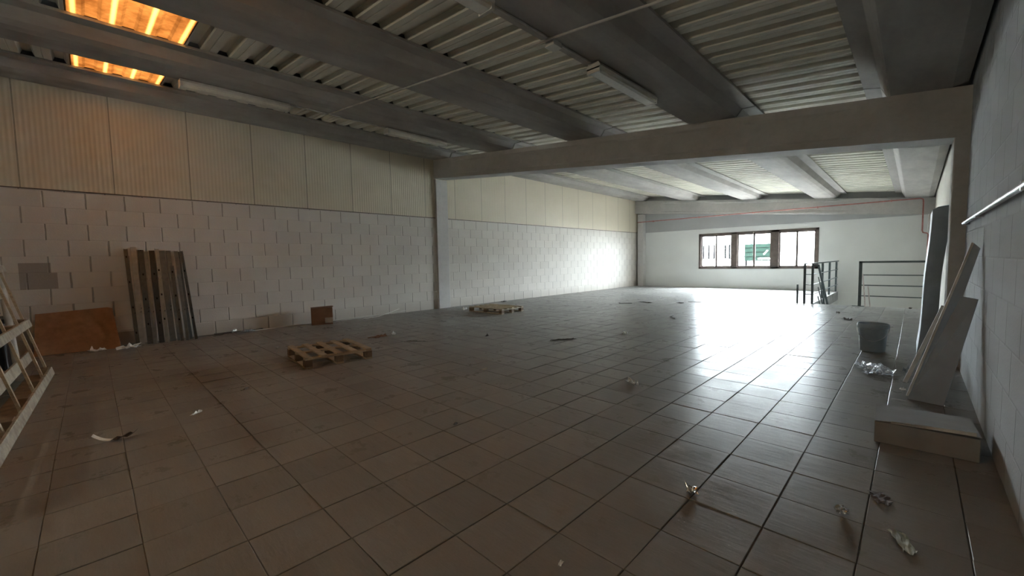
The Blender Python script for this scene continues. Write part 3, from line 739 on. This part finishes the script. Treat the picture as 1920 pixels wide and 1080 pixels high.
# ------------------------------------------------------------------ bucket
e = empty('bucket', (-0.37, 7.14, 0.004), 'open grey plastic bucket standing on the tiles before the stair opening', 'bucket')
pr = [(0.128, 0.0), (0.150, 0.30), (0.162, 0.305), (0.164, 0.335), (0.158, 0.36), (0.150, 0.36), (0.146, 0.30), (0.122, 0.012)]
MB().lathe(pr).build('body', BUCKET, e)
pts = [(0.163 * math.cos(a), -0.163 * abs(math.sin(a)) - 0.008, 0.32 - 0.17 * math.sin(a)) for a in [math.pi * k / 20 for k in range(21)]]
MB().tube(pts, 0.0035, 6).build('handle', PIPEW, e)

# ------------------------------------------------------------------ slab, boards leaning right
rows = []
def slab_pts(t, y):  # side profile of the leaning slab
    z = 1.80 * t; x = 0.045 + (0.13 - 0.045) * t ** 0.8 + 0.006 * math.sin(9 * t + y)
    return x, z
mb = MB(); secs = []
for i in range(19):
    t = i / 18; x, z = slab_pts(t, 0); wv = 0.13 + 0.03 * t + 0.006 * math.sin(7 * t)
    x1 = min(x + wv, 0.372)
    dz = 0.02 * math.sin(11 * t) if i == 18 else 0
    pts = [(x, 7.25, z), (x + wv * 0.3, 7.235, z + (0.03 if i == 18 else 0)), (x + wv * 0.65, 7.24, z + (0.02 if i == 18 else 0)), (x1, 7.25, z + (0.05 if i == 18 else 0)), (x1, 8.25, z + (0.03 if i == 18 else 0)), (x, 8.25, z)]
    secs.append(pts)
mb.loft(secs); mb.smooth = True
o = mb.build('wrapped_slab', SLAB); tag(o, 'tall dark grey wrapped slab standing upright behind the right column', 'slab')

# wide board leaning on the right wall
mb = MB()
A = [(-0.015, 4.92, 0.004), (0.205, 4.86, 0.004), (0.362, 4.84, 0.90), (0.275, 4.90, 0.915)]
Bk = [(x + 0.004, y + 0.03, z) for x, y, z in A]
mb.add(A + Bk, [(0, 1, 2, 3), (7, 6, 5, 4), (0, 4, 5, 1), (1, 5, 6, 2), (2, 6, 7, 3), (3, 7, 4, 0)])
o = mb.build('grey_board', BOARDG, bevel=0.002); tag(o, 'wide grey board leaning on the right wall behind the cardboard box', 'board')
# long narrow plank, pale edge and grey face
e = empty('long_plank', (0, 5.3, 0), 'long narrow plank with pale edge leaning highest on the right wall', 'plank')
def quadprism(A, dy, name, mat, dx=0.0):
    mb = MB(); Bk = [(x + dx, y + dy, z) for x, y, z in A]
    mb.add(A + Bk, [(0, 1, 2, 3), (7, 6, 5, 4), (0, 4, 5, 1), (1, 5, 6, 2), (2, 6, 7, 3), (3, 7, 4, 0)]); return mb.build(name, mat, e)
quadprism([(-0.005, -0.28, 0.004), (0.10, -0.28, 0.004), (0.372, -0.28, 1.30), (0.335, -0.28, 1.345)], 0.022, 'face', BOARDG)
quadprism([(-0.022, -0.285, 0.004), (-0.004, -0.285, 0.004), (0.336, -0.285, 1.345), (0.322, -0.285, 1.35)], 0.03, 'edge_strip', BOARDE)
o = MB().bar((-0.035, 5.50, 0.018), (0.20, 5.50, 0.78), 0.03, 0.022, (0, 1, 0)).build('thin_batten', BOARDE); tag(o, 'pale thin batten leaning left of the long plank', 'batten')

# ------------------------------------------------------------------ strips along the left wall
def strip(name, pts, w_, h_, mat, label, cat='strip'):
    mb = MB(); pts = [Vector(p) for p in pts]
    secs = []
    for i, p in enumerate(pts):
        d = (pts[min(i + 1, len(pts) - 1)] - pts[max(i - 1, 0)]).normalized(); x = d.cross(Vector((0, 0, 1))).normalized() * (w_ / 2); z = Vector((0, 0, h_))
        secs.append([p - x, p + x, p + x + z, p - x + z])
    mb.loft(secs); o = mb.build(name, mat); tag(o, label, cat); return o
strip('long_strip', [(-9.24, 2.15, 0.003), (-9.345, 3.0, 0.004), (-9.365, 4.0, 0.008), (-9.36, 4.9, 0.02)], 0.04, 0.012, LAMPW, 'long pale flat strip on the floor along the left wall passing behind the box')
strip('dark_strip', [(-9.34, 1.55, 0.003), (-9.34, 2.35, 0.004)], 0.06, 0.02, DIRTY, 'dark flat strip at the left wall foot before the long pale strip')
strip('bent_strip', [(-9.10, 4.35, 0.003), (-9.16, 4.75, 0.01), (-9.25, 5.15, 0.07), (-9.30, 5.4, 0.12)], 0.035, 0.004, PAPER, 'short white strip curling up from the floor right of the box')
strip('grey_strip', [(-9.22, 3.75, 0.003), (-9.28, 4.6, 0.006), (-9.34, 5.6, 0.05)], 0.03, 0.01, PVC, 'thin grey strip on the floor right of the box touching the wall')

# ------------------------------------------------------------------ litter on the floor
def scrap(name, x, y, sx, sy, rz, mat, label, h=0.02, seed=1, n=7, cat='litter', th=0.0012, jag=0.25):
    rnd = random.Random(seed); rows = []
    for i in range(n):
        row = []
        for j in range(n):
            u, v = i / (n - 1) - 0.5, j / (n - 1) - 0.5
            uu = u * sx * (1 + rnd.uniform(-jag, jag)); vv = v * sy * (1 + rnd.uniform(-jag, jag))
            row.append((uu, vv, th + 0.0025 + abs(rnd.gauss(0, 0.55)) * h))
        rows.append(row)
    mb = MB().sheet(rows, th); o = mb.build(name, mat, None, origin=(0, 0, 0), smooth=False)
    o.location = (x, y, 0.0); o.rotation_euler = (0, 0, rz); tag(o, label, cat); return o
def ball(name, x, y, r, mat, label, seed=1, cat='litter', flat=0.6):
    rnd = random.Random(seed); bm = bmesh.new(); bmesh.ops.create_icosphere(bm, subdivisions=3, radius=r)
    for v in bm.verts: v.co *= rnd.uniform(0.72, 1.18); v.co.z *= flat
    zmin = min(v.co.z for v in bm.verts)
    for v in bm.verts: v.co.z -= zmin
    me = bpy.data.meshes.new(name); bm.to_mesh(me); bm.free(); me.materials.append(mat)
    o = bpy.data.objects.new(name, me); COL.objects.link(o); o.location = (x, y, 0.003); tag(o, label, cat); return o

# the curled black and white strip in the left foreground
e = empty('torn_strip', (-4.19, 0.05, 0.003), 'curled torn strip, white at one end and black at the other, in the left foreground', 'litter', None, math.radians(52))
def curl(x0, x1, y, w_, name, mat, lift):
    rows = []
    for i in range(9):
        t = i / 8; x = x0 + (x1 - x0) * t
        rows.append([(x, y(t) - w_(t) / 2, 0.001 + lift(t)), (x, y(t) + w_(t) / 2, 0.004 + lift(t) * 1.2)])
    o = MB().sheet(rows, 0.0015).build(name, mat, e); return o
MB_ = (math.cos(0.6), math.sin(0.6))
tag(curl(-0.02, -0.13, lambda t: -0.02 * t, lambda t: 0.03 * (1 - 0.4 * t), 'white_end', PAPER, lambda t: 0.005 + 0.045 * t * t), 'white curled end')
tag(curl(-0.02, 0.13, lambda t: 0.02 * t, lambda t: 0.035 + 0.03 * math.sin(t * 3), 'black_end', BLACKP, lambda t: 0.004 + 0.04 * t + 0.008 * math.sin(14 * t)), 'black crumpled end')

scrap('paper_scrap', -4.42, 0.57, 0.02, 0.09, 0.6, PAPER, 'tiny white sliver on the dark floor behind the curled torn strip', 0.012, 2)
scrap('foil_wrapper', -2.03, 3.80, 0.07, 0.20, 0.9, FOIL, 'shiny twisted wrapper on the tiles near the centre right of the floor', 0.035, 3)
scrap('folded_packet', -0.83, 2.21, 0.05, 0.085, 0.5, FOIL, 'small folded packet on a tile joint in the foreground right of centre', 0.03, 4)
ball('foil_ball', -0.22, 2.51, 0.028, FOIL, 'crumpled shiny foil lump in the right foreground', 5)
o = scrap('card_piece', 0.0, 2.43, 0.055, 0.155, 0.35, GREENISH, 'torn pale green-grey card piece in the bottom right foreground', 0.006, 6, th=0.002)
scrap('dark_scrap', -3.98, 5.21, 0.07, 0.42, -0.5, DIRTY, 'dark ragged scrap on the floor in the middle of the near bay', 0.02, 7)
scrap('dark_rag', -6.60, 3.42, 0.12, 0.30, 0.1, CARD, 'brown ragged scrap beside the white crumb right of the near pallet', 0.03, 8)
scrap('white_crumb', -6.56, 3.68, 0.05, 0.06, 0.4, PAPER, 'bright white bit of paper standing up right of the near pallet', 0.06, 9)
scrap('small_wrapper', -3.49, 6.28, 0.07, 0.13, 0.3, PAPER, 'small white and grey wrapper near the girder line in mid floor', 0.04, 10)
scrap('torn_paper', -3.60, 3.18, 0.05, 0.08, 0.2, LABEL, 'pale flat paper bit on the tiles below the floor centre', 0.008, 11)
scrap('dark_crumb', -5.17, 4.64, 0.03, 0.06, 0.2, DIRTY, 'small dark crumb midway between the near pallet and the ragged dark scrap', 0.03, 12)
scrap('brown_leaf', -5.55, 11.22, 0.16, 0.42, 1.2, DIRTY, 'dark flat piece furthest left in the row of litter on the far floor', 0.015, 13)
scrap('dark_chip', -4.72, 11.59, 0.10, 0.24, 1.0, DIRTY, 'dark chip in the row of litter on the far floor, before the long thin stick', 0.02, 14)
strip('thin_stick', [(-4.65, 12.0, 0.003), (-3.95, 12.05, 0.003)], 0.03, 0.012, DIRTY, 'long thin dark stick lying on the far floor under the window', 'stick')
strip('thin_lath', [(-6.05, 10.55, 0.003), (-5.75, 10.75, 0.003)], 0.03, 0.012, DIRTY, 'short thin dark lath left of the row of far litter', 'stick')
strip('bent_twig', [(-3.80, 8.95, 0.003), (-3.72, 8.66, 0.015), (-3.55, 8.45, 0.003)], 0.025, 0.012, DIRTY, 'small bent dark twig on the bright tiles beyond the girder', 'stick')
scrap('dark_flake', -0.91, 10.34, 0.12, 0.26, 0.2, DIRTY, 'dark flake on the floor left of the bucket towards the stair opening', 0.02, 15)
scrap('grey_flake', -0.30, 9.7, 0.10, 0.20, 0.2, DIRTY, 'grey flake on the floor just right of and behind the bucket', 0.012, 16)
scrap('tiny_flake', -1.17, 11.3, 0.06, 0.12, 0.2, DIRTY, 'smallest dark bit before the stair entry', 0.03, 17)
scrap('dark_smudge_scrap', -0.09, 2.80, 0.07, 0.12, 0.3, simple('brownish_scrap', (0.15, 0.125, 0.12), 0.8), 'flat brownish scrap on the tile joint near the right wall in the foreground', 0.006, 18)
scrap('splinter', -4.92, 1.05, 0.03, 0.14, 0.9, DIRTY, 'thin dark splinter on the dark floor below the near pallet', 0.01, 19)
scrap('dark_thread', -5.75, 3.63, 0.03, 0.30, -0.9, DIRTY, 'thin dark thread on the floor right of the near pallet', 0.006, 20)
scrap('white_fleck', -7.0, 1.95, 0.03, 0.05, 0.3, PAPER, 'small white fleck on the floor between the near pallet and the left wall', 0.02, 21)
scrap('paper_wad', -9.02, 0.0, 0.07, 0.16, 0.1, PAPER, 'crumpled white wrapper lying at the foot of the orange-brown board', 0.045, 22, jag=0.5)
scrap('plastic_wad', -8.90, 0.36, 0.09, 0.22, 0.2, PAPER, 'crumpled pale wrapper lying at the foot of the leftmost steel stud', 0.06, 23, jag=0.5)
scrap('clear_wrap', -9.15, 1.98, 0.14, 0.30, 0.1, FILM, 'clear wrap piece on the floor by the left wall right of the steel studs', 0.05, 24, jag=0.4)
scrap('plastic_sheet', -0.29, 5.95, 0.26, 0.48, 0.3, FILM, 'crumpled clear plastic sheet on the tiles in front of the bucket', 0.04, 25, n=13, jag=0.25)
scrap('silver_wrap', -0.03, 6.05, 0.05, 0.20, -0.1, FILM, 'small shiny clear wrap beside the foot of the thin batten', 0.05, 26, jag=0.4)
scrap('white_chip', -0.045, 5.22, 0.035, 0.06, 0.2, PAPER, 'small bright chip at the foot of the long plank', 0.02, 27)
scrap('pale_speck', -1.02, 1.30, 0.015, 0.03, 0.2, PAPER, 'tiny pale speck at the bottom edge of the photo', 0.006, 28)
scrap('dark_bit', -2.54, 1.93, 0.025, 0.05, 0.4, DIRTY, 'tiny dark bit on the tiles in the centre foreground', 0.01, 29)
ball('grit_lump', -0.05, 13.05, 0.03, DIRTY, 'small dark lump at the tile edge under the guard rail', 30)
scrap('rubble_scrap', -8.55, 6.9, 0.10, 0.16, 0.3, PAPER, 'pale scrap at the wall end of the pale pallet', 0.05, 31)
scrap('wall_crumb', -9.2, 9.0, 0.12, 0.22, 0.3, DIRTY, 'dark scrap at the foot of the left wall beyond the pale pallet', 0.03, 32)
